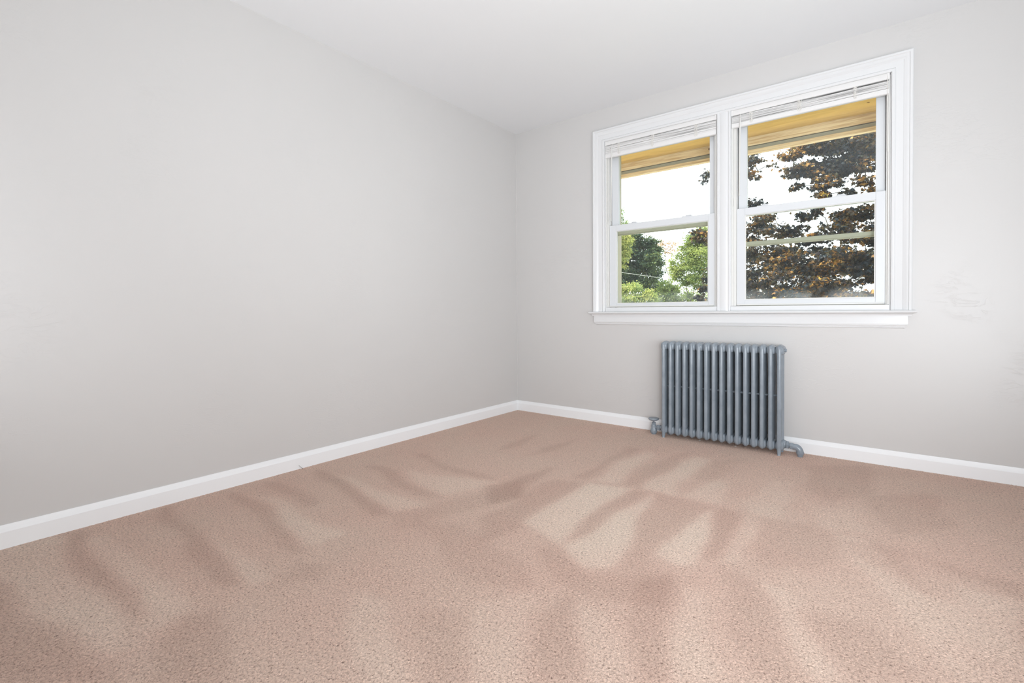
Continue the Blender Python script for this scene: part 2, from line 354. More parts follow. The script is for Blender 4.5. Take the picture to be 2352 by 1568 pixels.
# ------------------------------------------------------------ measured data: leaf clusters (x, y, z, radius, leaves) and carpet strokes
CL = {'A': [
    (1.06, 4.2, 3.0, 0.14, 229), (1.02, 4.2, 2.82, 0.11, 184), (0.94, 4.3, 3.18, 0.13, 206), (1.62, 4.0, 2.97, 0.17, 436),
    (1.8, 4.2, 3.05, 0.21, 598), (2.07, 4.0, 2.98, 0.22, 690), (2.28, 4.3, 3.03, 0.24, 781), (2.47, 4.1, 2.9, 0.22, 690),
    (2.41, 4.5, 3.22, 0.26, 736), (2.12, 4.6, 3.34, 0.27, 644), (1.77, 4.6, 3.4, 0.25, 413), (1.69, 3.9, 2.69, 0.18, 505),
    (1.83, 4.0, 2.73, 0.17, 413), (1.64, 3.9, 2.5, 0.07, 82), (2.0, 4.0, 2.71, 0.21, 644), (2.2, 4.2, 2.78, 0.21, 598),
    (2.39, 4.0, 2.69, 0.16, 368), (1.97, 3.8, 2.48, 0.16, 368), (1.95, 3.8, 2.33, 0.1, 184), (2.38, 4.0, 2.48, 0.13, 174),
    (2.47, 4.0, 2.32, 0.11, 184), (2.19, 3.9, 2.33, 0.09, 92), (1.02, 4.4, 2.43, 0.13, 206), (1.12, 4.4, 2.33, 0.1, 114),
    (1.32, 4.2, 2.9, 0.06, 18), (2.68, 4.0, 2.85, 0.26, 552), (2.89, 4.2, 2.6, 0.26, 552), (2.72, 4.2, 2.37, 0.21, 413),
    (2.64, 4.0, 1.98, 0.26, 552), (2.68, 4.0, 1.45, 0.31, 690), (2.93, 4.2, 1.97, 0.31, 552), (3.16, 4.2, 2.35, 0.36, 690),
    (3.06, 4.3, 1.45, 0.37, 690), (2.93, 4.4, 3.17, 0.37, 644), (0.6, 4.4, 2.95, 0.15, 184), (0.67, 4.4, 2.48, 0.15, 184),
    (0.44, 4.2, 2.95, 0.09, 69), (0.38, 4.2, 2.84, 0.06, 32), (1.1, 4.3, 2.14, 0.21, 552), (1.34, 4.1, 1.98, 0.18, 413),
    (1.0, 4.4, 1.93, 0.19, 368), (1.29, 4.4, 2.22, 0.09, 64), (1.75, 4.0, 2.13, 0.11, 174), (1.88, 4.0, 2.18, 0.09, 92),
    (2.0, 3.9, 1.93, 0.09, 110), (1.59, 4.2, 1.97, 0.14, 276), (2.26, 4.1, 2.04, 0.22, 644), (2.44, 4.3, 2.11, 0.2, 505),
    (2.17, 3.9, 1.85, 0.16, 368), (1.96, 3.9, 1.8, 0.13, 211), (1.74, 4.2, 1.81, 0.13, 184), (2.36, 4.2, 1.79, 0.19, 459),
    (1.32, 4.14, 1.29, 0.2, 202), (2.05, 3.72, 1.56, 0.19, 202), (1.24, 4.89, 1.59, 0.21, 202), (2.34, 4.47, 1.31, 0.16, 202),
    (2.02, 4.33, 1.04, 0.2, 202), (2.06, 4.61, 1.64, 0.2, 202), (1.35, 4.74, 1.74, 0.21, 202), (2.14, 4.56, 1.03, 0.22, 202),
    (1.6, 4.23, 1.09, 0.22, 202), (2.43, 3.86, 1.53, 0.15, 202), (2.55, 4.45, 1.33, 0.17, 202), (1.81, 4.12, 1.39, 0.19, 202),
    (1.91, 4.52, 1.01, 0.22, 202), (2.38, 4.51, 0.94, 0.16, 202), (2.37, 4.79, 0.97, 0.2, 202), (2.12, 4.7, 1.54, 0.2, 202),
    (1.32, 4.72, 1.71, 0.25, 202), (1.02, 4.19, 1.11, 0.17, 202), (1.33, 4.75, 1.14, 0.17, 202), (1.96, 4.56, 1.66, 0.18, 202),
    (2.42, 4.31, 0.95, 0.21, 202), (1.41, 4.42, 1.67, 0.16, 202), (1.05, 4.74, 1.75, 0.2, 202), (2.54, 4.15, 1.0, 0.17, 202),
    (1.81, 4.41, 1.21, 0.2, 202), (1.99, 4.31, 0.98, 0.18, 202), (2.17, 4.06, 1.46, 0.21, 202), (1.88, 3.71, 1.25, 0.17, 202),
    (1.91, 4.44, 1.67, 0.2, 202), (0.95, 4.26, 1.25, 0.22, 202), (1.47, 4.59, 1.18, 0.17, 202), (0.82, 4.86, 1.24, 0.2, 202),
    (1.73, 4.08, 1.24, 0.18, 202), (1.42, 4.41, 1.44, 0.18, 202), (1.64, 3.73, 1.1, 0.18, 202), (2.2, 3.97, 1.41, 0.19, 202),
    (1.31, 4.22, 1.57, 0.21, 202), (1.07, 4.1, 1.48, 0.22, 202), (1.72, 3.9, 1.04, 0.17, 202), (2.05, 4.24, 1.02, 0.17, 202),
    (1.14, 3.93, 1.3, 0.22, 202), (2.36, 4.03, 1.49, 0.19, 202), (2.04, 4.11, 1.08, 0.16, 202), (1.44, 4.03, 1.1, 0.18, 202),
    (1.65, 4.19, 1.37, 0.22, 202), (1.03, 4.83, 1.79, 0.25, 202), (2.58, 4.84, 1.35, 0.22, 202), (1.2, 4.7, 1.16, 0.22, 202),
    (1.84, 4.11, 1.45, 0.17, 202), (1.01, 4.04, 1.27, 0.22, 202), (0.86, 4.53, 1.04, 0.25, 202), (2.44, 4.39, 1.01, 0.15, 202),
    (2.21, 4.06, 1.51, 0.19, 202), (1.77, 4.83, 1.41, 0.21, 202), (1.43, 4.73, 1.55, 0.2, 202), (2.28, 3.94, 1.37, 0.18, 202),
    (2.3, 4.65, 1.55, 0.22, 202), (2.32, 3.71, 1.05, 0.18, 202), (2.4, 4.03, 1.57, 0.16, 202), (1.83, 4.27, 1.37, 0.21, 202),
    (0.92, 3.85, 1.67, 0.17, 202), (0.87, 4.73, 0.98, 0.18, 202), (1.81, 4.08, 1.43, 0.17, 202), (2.05, 4.13, 1.23, 0.16, 202),
    (1.46, 4.37, 1.62, 0.21, 202), (1.62, 3.91, 1.6, 0.18, 202), (1.98, 4.16, 1.09, 0.2, 202), (1.79, 4.2, 1.16, 0.2, 202),
    (1.71, 4.34, 1.51, 0.21, 202), (0.98, 4.21, 1.41, 0.23, 202), (2.5, 4.78, 1.4, 0.21, 202), (1.42, 3.85, 1.33, 0.21, 202),
    (2.04, 4.65, 1.03, 0.21, 202), (2.21, 3.82, 1.23, 0.18, 202), (0.75, 4.63, 1.68, 0.18, 202), (0.91, 4.76, 1.72, 0.19, 202),
    (0.34, 4.4, 2.02, 0.16, 368), (0.26, 4.4, 2.11, 0.09, 110), (0.41, 4.1, 1.21, 0.1, 156), (0.45, 4.1, 1.34, 0.07, 82),
    (0.35, 4.1, 1.07, 0.09, 101), (0.6, 4.3, 1.88, 0.2, 322), (0.66, 4.2, 1.48, 0.19, 322), (0.63, 4.2, 1.09, 0.2, 322)],
 'G': {
  'left_dark': [(-5.61, 15.0, 3.15, 0.79, 6000), (-4.88, 15.0, 3.18, 0.52, 3600), (-5.99, 15.0, 2.55, 0.71, 5200), (-5.15, 15.0, 2.42, 0.66, 4000), (-4.42, 14.5, 2.76, 0.3, 1400), (-5.09, 15.5, 1.91, 0.62, 4000), (-6.38, 15.0, 3.48, 0.72, 3600), (-4.73, 16.0, 1.65, 0.45, 2000), (-6.98, 15.0, 2.98, 1.1, 4800), (-5.52, 15.0, 3.79, 0.39, 1600), (-4.7, 15.0, 3.42, 0.24, 800)],
  'left_light': [(-5.09, 13.0, 3.33, 0.38, 3200), (-5.26, 13.0, 2.86, 0.38, 2800), (-5.58, 13.0, 3.61, 0.49, 2000), (-4.89, 13.0, 3.57, 0.22, 800), (-5.67, 13.0, 2.73, 0.49, 1600)],
  'bush': [(-3.83, 11.0, 1.51, 0.39, 3600), (-4.13, 11.0, 1.21, 0.48, 3600), (-3.47, 11.0, 1.17, 0.38, 2800), (-4.43, 11.0, 1.36, 0.42, 2000), (-3.83, 11.0, 0.86, 0.83, 3600)],
  'mid': [(-3.71, 13.5, 1.4, 0.34, 2000), (-3.35, 13.5, 1.33, 0.37, 2400), (-3.01, 13.5, 1.23, 0.27, 1200), (-3.4, 13.5, 1.62, 0.21, 800), (-3.63, 13.5, 1.78, 0.22, 600), (-3.17, 13.5, 0.9, 0.91, 3200)],
  'right': [(-2.11, 12.0, 2.95, 0.33, 2000), (-2.45, 12.0, 2.43, 0.41, 2800), (-2.05, 12.0, 2.4, 0.46, 3200), (-2.31, 12.0, 2.83, 0.25, 1200), (-2.72, 12.0, 2.17, 0.25, 1200), (-2.25, 12.0, 1.94, 0.46, 2400), (-1.85, 12.0, 2.06, 0.4, 2000), (-2.45, 12.0, 1.74, 0.16, 320), (-1.98, 12.0, 3.21, 0.27, 1000), (-1.59, 12.0, 2.64, 0.66, 3600), (-2.38, 12.0, 1.33, 0.16, 320), (-2.79, 12.0, 1.97, 0.2, 600)],
  'top': [(-7.05, 17.0, 5.12, 0.2, 300), (-6.96, 17.0, 5.4, 0.12, 80), (-6.88, 17.0, 4.86, 0.2, 180), (-7.57, 17.0, 4.98, 0.44, 600)],
  'haze': [(-7.0, 22.0, 4.46, 0.33, 210), (-6.41, 22.0, 4.22, 0.37, 240), (-6.76, 22.0, 3.98, 0.23, 90)]}}
STROKES = [
  (-0.8, [(0.02, -3.02), (0.03, -2.97), (0.35, -2.98), (0.68, -2.97), (0.96, -2.97), (0.88, -3.02), (0.65, -3.03), (0.41, -3.05)]),
  (-0.8, [(0.03, -2.68), (0.07, -2.64), (0.38, -2.68), (0.66, -2.7), (0.99, -2.73), (0.92, -2.8), (0.66, -2.78), (0.35, -2.73)]),
  (-0.7, [(0.07, -2.42), (0.15, -2.38), (0.54, -2.43), (0.96, -2.48), (0.9, -2.52), (0.61, -2.51)]),
  (-0.6, [(0.07, -2.25), (0.12, -2.19), (0.56, -2.22), (0.56, -2.28), (0.33, -2.28)]),
  (-0.8, [(0.06, -1.99), (0.16, -1.96), (0.6, -2.04), (0.95, -2.09), (0.87, -2.15), (0.48, -2.09)]),
  (-0.7, [(0.23, -1.76), (0.35, -1.72), (0.69, -1.78), (0.97, -1.84), (0.83, -1.88)]),
  (-0.6, [(0.3, -1.47), (0.33, -1.41), (1.01, -1.52), (0.88, -1.56)]),
  (-0.7, [(0.08, -3.3), (0.36, -3.22), (0.59, -3.2), (0.93, -3.13), (1.2, -3.09), (1.01, -3.24), (0.88, -3.34)]),
  (-0.65, [(1.03, -2.9), (1.06, -2.83), (1.2, -2.85), (1.32, -2.89), (1.42, -2.93), (1.24, -3.07), (1.11, -3.01)]),
  (-0.5, [(1.07, -2.65), (1.0, -2.52), (1.11, -2.5), (1.13, -2.56)]),
  (-0.4, [(0.91, -2.06), (1.0, -1.87), (1.11, -1.42), (1.24, -1.59), (1.12, -1.99), (1.06, -2.19)]),
  (0.5, [(0.13, -2.97), (0.19, -2.9), (1.01, -2.87), (0.98, -2.92), (0.84, -2.97)]),
  (0.6, [(0.31, -2.69), (0.56, -2.67), (1.03, -2.64), (1.01, -2.72)]),
  (0.7, [(0.17, -2.36), (0.34, -2.33), (0.92, -2.32), (0.92, -2.46)]),
  (0.7, [(0.21, -1.97), (0.51, -1.95), (1.01, -1.93), (0.92, -2.07)]),
  (0.6, [(0.46, -1.69), (0.67, -1.63), (1.04, -1.53), (0.95, -1.81)]),
  (0.5, [(1.27, -2.55), (1.45, -2.49), (1.73, -2.7), (1.64, -2.77)]),
  (-0.4, [(1.53, -2.47), (1.64, -2.41), (1.84, -2.61), (1.76, -2.67)]),
  (0.4, [(1.62, -2.37), (1.71, -2.22), (1.94, -2.53), (1.84, -2.61)]),
  (-0.4, [(1.05, -2.12), (1.21, -2.0), (1.6, -2.07), (1.71, -2.22), (1.54, -2.29)]),
  (-0.8, [(0.99, -1.62), (1.06, -1.49), (1.12, -1.11), (1.18, -1.4), (1.23, -1.63), (1.15, -1.8)]),
  (-0.6, [(1.24, -1.31), (1.42, -1.24), (1.41, -1.81), (1.45, -1.83), (1.43, -1.95), (1.4, -2.07), (1.23, -1.89)]),
  (1.0, [(1.43, -1.82), (1.42, -1.59), (1.43, -1.23), (1.6, -1.22), (1.6, -1.67), (1.64, -1.89)]),
  (-0.6, [(1.64, -1.9), (1.61, -1.68), (1.59, -1.25), (1.68, -1.19), (1.67, -1.55), (1.66, -1.77)]),
  (1.0, [(1.66, -1.9), (1.68, -1.57), (1.7, -1.18), (1.78, -1.47), (1.88, -1.91), (1.82, -1.97)]),
  (-0.4, [(1.88, -1.91), (1.78, -1.5), (1.7, -1.17), (2.01, -1.17), (1.97, -1.46), (1.94, -1.75), (1.97, -1.88)]),
  (1.1, [(1.95, -1.74), (1.98, -1.48), (2.02, -1.17), (2.06, -1.37), (2.1, -1.72), (2.06, -1.77)]),
  (-0.7, [(2.03, -1.16), (2.12, -1.2), (2.16, -1.62), (2.11, -1.66)]),
  (0.6, [(2.12, -1.19), (2.18, -1.2), (2.22, -1.61), (2.17, -1.65)]),
  (-0.5, [(1.56, -1.95), (1.67, -1.91), (1.84, -1.99), (2.04, -1.83), (2.08, -2.03), (1.91, -2.11), (1.74, -2.12)]),
  (-0.6, [(1.81, -2.29), (1.83, -2.11), (1.95, -2.3), (2.03, -2.44), (1.95, -2.5)]),
  (0.4, [(1.87, -2.17), (2.0, -2.14), (2.13, -2.37), (2.03, -2.44)]),
  (-0.6, [(1.97, -1.95), (2.05, -1.85), (2.14, -2.09), (2.22, -2.3), (2.15, -2.36)]),
  (0.5, [(2.08, -1.9), (2.16, -1.87), (2.31, -2.23), (2.22, -2.3)]),
  (-0.5, [(2.18, -1.68), (2.27, -1.69), (2.36, -1.86), (2.46, -2.12), (2.37, -2.18), (2.28, -2.0)]),
  (0.45, [(2.28, -1.71), (2.36, -1.71), (2.52, -2.07), (2.47, -2.1), (2.37, -1.86)]),
  (-0.5, [(2.38, -1.82), (2.58, -1.75), (2.67, -1.95), (2.54, -2.05)]),
  (0.5, [(2.44, -1.18), (2.57, -1.18), (2.69, -1.47), (2.77, -1.65), (2.8, -1.86), (2.74, -1.9), (2.68, -1.74), (2.54, -1.51)]),
  (-0.4, [(2.13, -1.2), (2.34, -1.13), (2.44, -1.18), (2.43, -1.49), (2.29, -1.6)]),
  (-0.5, [(2.45, -1.23), (2.6, -1.16), (2.81, -1.18), (2.78, -1.49), (2.68, -1.48), (2.54, -1.37)]),
  (0.5, [(2.68, -1.18), (2.79, -1.22), (2.93, -1.37), (2.86, -1.81), (2.81, -1.85), (2.77, -1.67), (2.69, -1.4)]),
  (-0.6, [(2.79, -1.2), (2.95, -1.24), (2.93, -1.37), (2.8, -1.35)]),
  (0.6, [(0.05, -3.24), (-0.03, -3.12), (0.03, -3.03), (0.41, -3.05), (0.68, -3.04), (0.9, -3.02), (1.07, -3.03), (1.0, -3.11), (0.7, -3.16), (0.47, -3.2)]),
  (0.4, [(0.57, -2.99), (0.55, -2.94), (0.98, -2.92), (1.01, -2.87), (1.02, -2.91), (1.04, -2.99), (0.87, -3.0)]),
  (-0.6, [(0.66, -1.12), (0.63, -0.87), (0.65, -0.59), (0.73, -0.87)]),
  (-0.6, [(0.87, -1.08), (0.87, -0.83), (0.92, -0.51), (0.96, -0.86)]),
  (-0.6, [(1.29, -1.23), (1.32, -1.02), (1.3, -0.51), (1.37, -0.49), (1.36, -0.93), (1.38, -1.21)]),
  (0.7, [(1.42, -1.2), (1.4, -0.96), (1.42, -0.55), (1.49, -0.56), (1.53, -1.17)]),
  (-0.5, [(1.55, -1.18), (1.54, -0.8), (1.63, -0.39), (1.65, -0.77), (1.64, -1.17)]),
  (0.8, [(1.64, -1.17), (1.66, -0.76), (1.69, -0.47), (1.81, -0.49), (1.77, -0.95), (1.85, -1.16)]),
  (-0.4, [(1.75, -0.84), (1.8, -0.5), (1.97, -0.32), (1.92, -0.79), (1.85, -0.89)]),
  (0.7, [(1.85, -1.13), (1.93, -0.79), (1.99, -0.87), (2.01, -1.14)]),
  (0.4, [(2.07, -1.06), (2.13, -0.68), (2.22, -0.61), (2.26, -1.17), (2.14, -1.17)]),
  (-0.5, [(2.23, -0.28), (2.54, -0.05), (2.57, -0.55), (2.39, -0.82), (2.3, -0.67)]),
  (-0.4, [(2.51, -0.66), (2.77, -0.39), (2.86, -0.77), (2.64, -1.04)]),
  (0.3, [(2.31, -0.92), (2.48, -0.85), (2.56, -1.09), (2.42, -1.13)])]
NAPGAIN = 0.72

# ------------------------------------------------------------ room shell
XR, YB, H, WT = 3.45, -4.30, 2.44, 0.24
W = [(0.867, 1.700), (1.781, 2.615)]         # the two sash openings (x from, to)
Z0, Z1 = 0.903, 2.19                          # sill and head of the openings
# floor with dense pile
xs = np.arange(-0.02, XR + 0.02, 0.003)
ys = np.concatenate([np.arange(YB - 0.02, -3.0, 0.02), np.arange(-3.0, 0.02, 0.003)])
GX, GY = np.meshgrid(xs, ys)
nx, ny = len(xs), len(ys)
# vacuum-cleaner strokes brushed into the pile, in metres on the floor
cell = 0.01
mx0, my0 = -0.1, -4.4
mw, mh = int(3.8/cell), int(4.6/cell)
cxg, cyg = np.meshgrid(mx0 + (np.arange(mw)+0.5)*cell, my0 + (np.arange(mh)+0.5)*cell)
rs = np.random.RandomState(5)
# wobble so that the stroke edges are not ruler-straight
wob = np.zeros_like(cxg)
for k in range(8):
    fx, fy, ph = rs.uniform(-9, 9), rs.uniform(-9, 9), rs.uniform(0, 6.28)
    wob += np.sin(cxg*fx*2 + cyg*fy*2 + ph)*0.006
def inside(poly, X, Y):
    r = np.zeros(X.shape, bool); n = len(poly); j = n - 1
    for i in range(n):
        xi, yi = poly[i]; xj, yj = poly[j]
        if yi != yj:
            c = ((yi > Y) != (yj > Y)) & (X < (xj - xi)*(Y - yi)/(yj - yi) + xi)
            r ^= c
        j = i
    return r
def blur(a, k):
    for ax in (0, 1):
        for _ in range(2):
            p = np.pad(a, [(k, k) if i == ax else (0, 0) for i in (0, 1)], mode='edge')
            c = np.cumsum(p, axis=ax)
            c = np.insert(c, 0, 0, axis=ax)
            n = a.shape[ax]
            hi = np.take(c, np.arange(2*k+1, 2*k+1+n), axis=ax); lo = np.take(c, np.arange(0, n), axis=ax)
            a = (hi - lo)/(2*k+1)
    return a
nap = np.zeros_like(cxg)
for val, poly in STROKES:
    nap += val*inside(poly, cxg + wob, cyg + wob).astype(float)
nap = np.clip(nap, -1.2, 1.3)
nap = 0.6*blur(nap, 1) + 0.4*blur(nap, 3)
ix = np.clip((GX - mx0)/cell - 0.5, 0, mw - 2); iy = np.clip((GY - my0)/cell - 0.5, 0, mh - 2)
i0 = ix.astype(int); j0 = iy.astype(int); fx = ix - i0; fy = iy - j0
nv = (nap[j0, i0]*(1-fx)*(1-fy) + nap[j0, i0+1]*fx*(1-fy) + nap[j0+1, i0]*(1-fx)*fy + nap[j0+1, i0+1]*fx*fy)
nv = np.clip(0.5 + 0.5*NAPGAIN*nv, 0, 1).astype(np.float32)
co = np.stack([GX, GY, np.zeros_like(GX)], -1).reshape(-1, 3).astype(np.float32)
idx = np.arange(nx*ny).reshape(ny, nx)
quads = np.stack([idx[:-1, :-1], idx[:-1, 1:], idx[1:, 1:], idx[1:, :-1]], -1).reshape(-1, 4).astype(np.int32)
me = bpy.data.meshes.new('floor')
me.vertices.add(len(co)); me.vertices.foreach_set('co', co.ravel())
me.loops.add(quads.size); me.loops.foreach_set('vertex_index', quads.ravel())
me.polygons.add(len(quads))
me.polygons.foreach_set('loop_start', np.arange(0, quads.size, 4, dtype=np.int32))
me.polygons.foreach_set('loop_total', np.full(len(quads), 4, dtype=np.int32))
me.update(calc_edges=True)
at = me.attributes.new('nap', 'FLOAT', 'POINT'); at.data.foreach_set('value', nv.ravel())
me.polygons.foreach_set('use_smooth', np.ones(len(quads), bool))
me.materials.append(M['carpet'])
floor = bpy.data.objects.new('floor', me); col.objects.link(floor)
struct(floor); floor['label'] = 'pink-beige cut pile carpet with vacuum strokes'

struct(obj('ceiling', MB().box(-WT, XR+WT, YB-WT, WT, H, H+0.2), M['ceiling']))
struct(obj('wall_left', MB().box(-WT, 0, YB-WT, WT, -0.3, H), M['wall']))
struct(obj('wall_right', MB().box(XR, XR+WT, YB-WT, WT, -0.3, H), M['wall']))
struct(obj('wall_rear', MB().box(0, XR, YB-WT, YB, -0.3, H), M['wall']))
b = MB()
a0, a1 = W[0][0], W[1][1]
b.box(0, a0, 0, WT, -0.3, H); b.box(a1, XR, 0, WT, -0.3, H)
b.box(a0, a1, 0, WT, -0.3, 0.868); b.box(a0, a1, 0, WT, Z1, H)
b.box(W[0][1], W[1][0], 0, WT, 0.868, Z1)
struct(obj('wall_window_side', b, M['wall_window']))
# caulk bead standing in the far corner
struct(obj('trim_1', MB().tube([(0.002, -0.002, 0.088), (0.0025, -0.0015, 1.2), (0.002, -0.002, H)], 0.0035, 8), M['wall'], smooth=True))

# baseboards (profile: distance from wall, height)
BP = [(0, 0), (0.0125, 0), (0.0125, 0.064), (0.0115, 0.066), (0.0045, 0.083), (0.003, 0.0885), (0, 0.0885)]
def board(name, f):
    rings = [[f(t, d, z) for d, z in BP] for t in (0, 1)]
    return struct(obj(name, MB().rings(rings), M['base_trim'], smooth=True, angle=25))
board('baseboard_left', lambda t, d, z: (d, YB*(1-t) - d*t, z - 0.002))
o = board('baseboard_back', lambda t, d, z: (d*(1-t) + XR*t, -d, z - 0.002))
board('baseboard_right', lambda t, d, z: (XR - d, YB*(1-t) - d*t, z - 0.002))

# ------------------------------------------------------------ window casing, stool, apron
xa, xb = W[0][0] - 0.002, W[1][1] + 0.002
CP = [(0, 0.0), (0, -0.010), (0.004, -0.013), (0.013, -0.013), (0.019, -0.007), (0.024, -0.008), (0.050, -0.011), (0.054, -0.015), (0.060, -0.016),
      (0.064, -0.020), (0.075, -0.022), (0.079, -0.027), (0.088, -0.028), (0.092, -0.025), (0.093, 0.0)]
zh = Z1 - 0.006
rings = []
for c in range(4):
    ring = []
    for d, y in CP:
        x = xa - d if c < 2 else xb + d
        z = 0.870 if c in (0, 3) else zh + d
        ring.append((x, y, z))
    rings.append(ring)
cas = empty('trim_2', (xa, 0, 0.87)); struct(cas)
cas['label'] = 'white moulded casing around the paired sash windows'
def child(name, mb, mat, parent, **kw):
    o = obj(name, mb, mat, None, **kw)
    o.parent = parent
    o.matrix_parent_inverse = Matrix.Translation(parent.location).inverted()
    return o
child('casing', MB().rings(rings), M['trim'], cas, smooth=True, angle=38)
mull = MB()
mx1, mx2 = W[0][1]-0.002, W[1][0]+0.002
MP = [(0, 0.0), (0, -0.009), (0.004, -0.012), (0.011, -0.012), (0.016, -0.007), (0.020, -0.008), (0.026, -0.011)]
prof = [(mx1+d, y) for d, y in MP] + [(mx2-d, y) for d, y in MP[::-1]]
mull.rings([[(x, y, z) for x, y in prof] for z in (0.870, zh+0.004)])
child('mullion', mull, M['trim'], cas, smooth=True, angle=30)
def returned(name, P, x0, x1):
    rr = [[(x0-d, 0.0, z) for d, z in P], [(x0-d, -d, z) for d, z in P], [(x1+d, -d, z) for d, z in P], [(x1+d, 0.0, z) for d, z in P]]
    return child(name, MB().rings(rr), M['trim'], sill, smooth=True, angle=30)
sill = empty('trim_3', (xa, 0, 0.87)); struct(sill)
sill['label'] = 'white window stool with moulded nosing and apron below'
returned('stool', [(0.0, 0.870), (0.040, 0.870), (0.046, 0.867), (0.049, 0.862), (0.047, 0.856), (0.041, 0.854), (0.034, 0.853), (0.029, 0.849), (0.026, 0.843), (0.026, 0.838), (0.0, 0.838)], 0.790, 2.682)
returned('apron', [(0.0, 0.838), (0.016, 0.838), (0.017, 0.793), (0.0155, 0.791), (0.0155, 0.788), (0.0115, 0.783), (0.011, 0.779), (0.008, 0.778), (0.007, 0.772), (0.0, 0.770)], 0.792, 2.675)

# ------------------------------------------------------------ windows
def frame_ring(x0, x1, z0, z1, tl, tr, tb, tt, y0, y1):
    """four-sided frame; returns mesh of stiles and rails"""
    b = MB()
    b.box(x0, x0+tl, y0, y1, z0, z1); b.box(x1-tr, x1, y0, y1, z0, z1)
    b.box(x0+tl, x1-tr, y0, y1, z0, z0+tb); b.box(x0+tl, x1-tr, y0, y1, z1-tt, z1)
    return b
def window(i, x0, x1, lx0, lx1, lz1, gx0, gx1, gz0, gz1, srail, lab):
    root = empty('window_%d' % i, (x0, 0, Z0)); struct(root)
    root['label'] = lab
    # jambs, head and sill of the box
    b = MB()
    b.box(x0-0.002, x0+0.004, 0.0, 0.165, 0.868, Z1); b.box(x1-0.004, x1+0.002, 0.0, 0.165, 0.868, Z1)
    b.box(x0, x1, 0.0, 0.165, Z1-0.004, Z1)
    b.box(x0, x1, 0.030, 0.165, Z1-0.014, Z1-0.004)
    b.box(x0, x1, 0.0, 0.165, 0.868, Z0-0.001)
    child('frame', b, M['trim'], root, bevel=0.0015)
    # vinyl liners at the sides, the dark slot between sash and liner
    b = MB()
    for xx0, xx1 in ((x0+0.004, lx0-0.0012), (lx1+0.0012, x1-0.004)):
        b.box(xx0, xx1, 0.026, 0.150, Z0, Z1-0.012)
    for xx0, xx1 in ((x0+0.004, x0+0.013), (x1-0.013, x1-0.004)):
        b.box(xx0, xx1, 0.010, 0.026, Z0, Z1-0.012)
    child('jamb_liner', b, M['vinyl_warm'], root, bevel=0.001)
    # lower sash
    sy0, sy1 = 0.028, 0.060
    lt, rt = gx0 - lx0, lx1 - gx1
    low = child('lower_sash', frame_ring(lx0, lx1, Z0+0.002, lz1, lt, rt, gz0-Z0-0.002, lz1-gz1, sy0, sy1), M['vinyl'], root, bevel=0.002)
    def sub(name, mb, mat, par, **kw):
        o = obj(name, mb, mat, None, **kw); o.parent = par
        o.matrix_parent_inverse = Matrix.Translation(root.location).inverted() @ Matrix.Identity(4)
        o.matrix_parent_inverse = (Matrix.Translation(root.location) @ Matrix.Translation(-root.location)).inverted()
        return o
    # glazing bead
    sub('glazing_bead', frame_ring(gx0-0.004, gx1+0.004, gz0-0.004, gz1+0.004, 0.010, 0.010, 0.010, 0.008, sy0+0.006, sy0+0.014), M['vinyl_warm'], low)
    sub('glass_pane', MB().box(gx0-0.002, gx1+0.002, 0.043, 0.047, gz0-0.002, gz1+0.002), M['glass'], low)
    # bottom rail lift lip
    sub('lift_rail', MB().box(lx0+0.002, lx1-0.002, 0.0225, sy0+0.002, Z0+0.003, Z0+0.013), M['vinyl_warm'], low, bevel=0.002)
    # tilt latches / sash locks on the meeting rail
    wd = lx1 - lx0
    for fx in (0.24, 0.76) if i == 1 else (0.20, 0.72):
        cx_ = lx0 + wd*fx
        b = MB()
        b.box(cx_-0.036, cx_+0.036, 0.034, 0.058, lz1, lz1+0.005)
        b.lathe([(0, 0.012), (0.007, 0.012), (0.009, 0.009)], (cx_, 0.046, lz1+0.004), (0, 0, 1), 14)
        b.box(cx_-0.004, cx_+0.030, 0.031, 0.041, lz1+0.005, lz1+0.011)
        sub('sash_lock', b, M['vinyl'], low, bevel=0.0015)
    # upper sash, further out
    uy0, uy1 = 0.066, 0.098
    ux0, ux1 = lx0 + 0.002, lx1 - 0.002
    up = child('upper_sash', frame_ring(ux0, ux1, lz1-0.045, Z1-0.012, gx0-ux0+0.004, ux1-gx1+0.002, 0.042, 0.070, uy0, uy1), M['vinyl'], root, bevel=0.002)
    sub('glass_pane', MB().box(gx0, gx1+0.002, 0.080, 0.084, lz1-0.004, Z1-0.080), M['glass'], up)
    sub('side_gasket', MB().box(ux0-0.003, ux0-0.0002, 0.070, 0.090, lz1, Z1-0.012).box(ux1+0.0002, ux1+0.003, 0.070, 0.090, lz1, Z1-0.012), M['dark'], up)
    # little balance clip on the liner
    sub('balance_clip', MB().box(x0+0.014, x0+0.019, 0.0235, 0.027, lz1+0.02, lz1+0.075).box(x1-0.018, x1-0.013, 0.0235, 0.027, lz1+0.10, lz1+0.16), M['vinyl_warm'], up)
    # storm window outside
    st = child('storm_frame', frame_ring(x0, x1, 0.885, Z1, gx0-x0-0.036 + (0 if i == 1 else -0.006), x1-gx1-0.024, 0.05, 0.04, 0.122, 0.150), M['storm'], root)
    b = MB()
    b.box(x0+0.01, x1-0.01, 0.126, 0.138, srail, srail+0.024)
    b.box(x0+0.01, x1-0.01, 0.138, 0.146, srail-0.008, srail+0.018)
    sub('storm_rail', b, M['storm'], st, bevel=0.002)
    # outside sill and brickmould
    b = MB()
    b.box(x0-0.01, x1+0.01, 0.165, WT+0.05, 0.862, 0.884); b.box(x0-0.002, x0+0.02, 0.150, WT+0.01, 0.884, Z1); b.box(x1-0.02, x1+0.002, 0.150, WT+0.01, 0.884, Z1)
    child('outer_sill', b, M['storm'], root)
    return root
window(1, W[0][0], W[0][1], 0.892, 1.672, 1.536, 0.946, 1.632, 0.931, 1.490, 1.478, 'left sash window of the pair, white vinyl, both sashes closed')
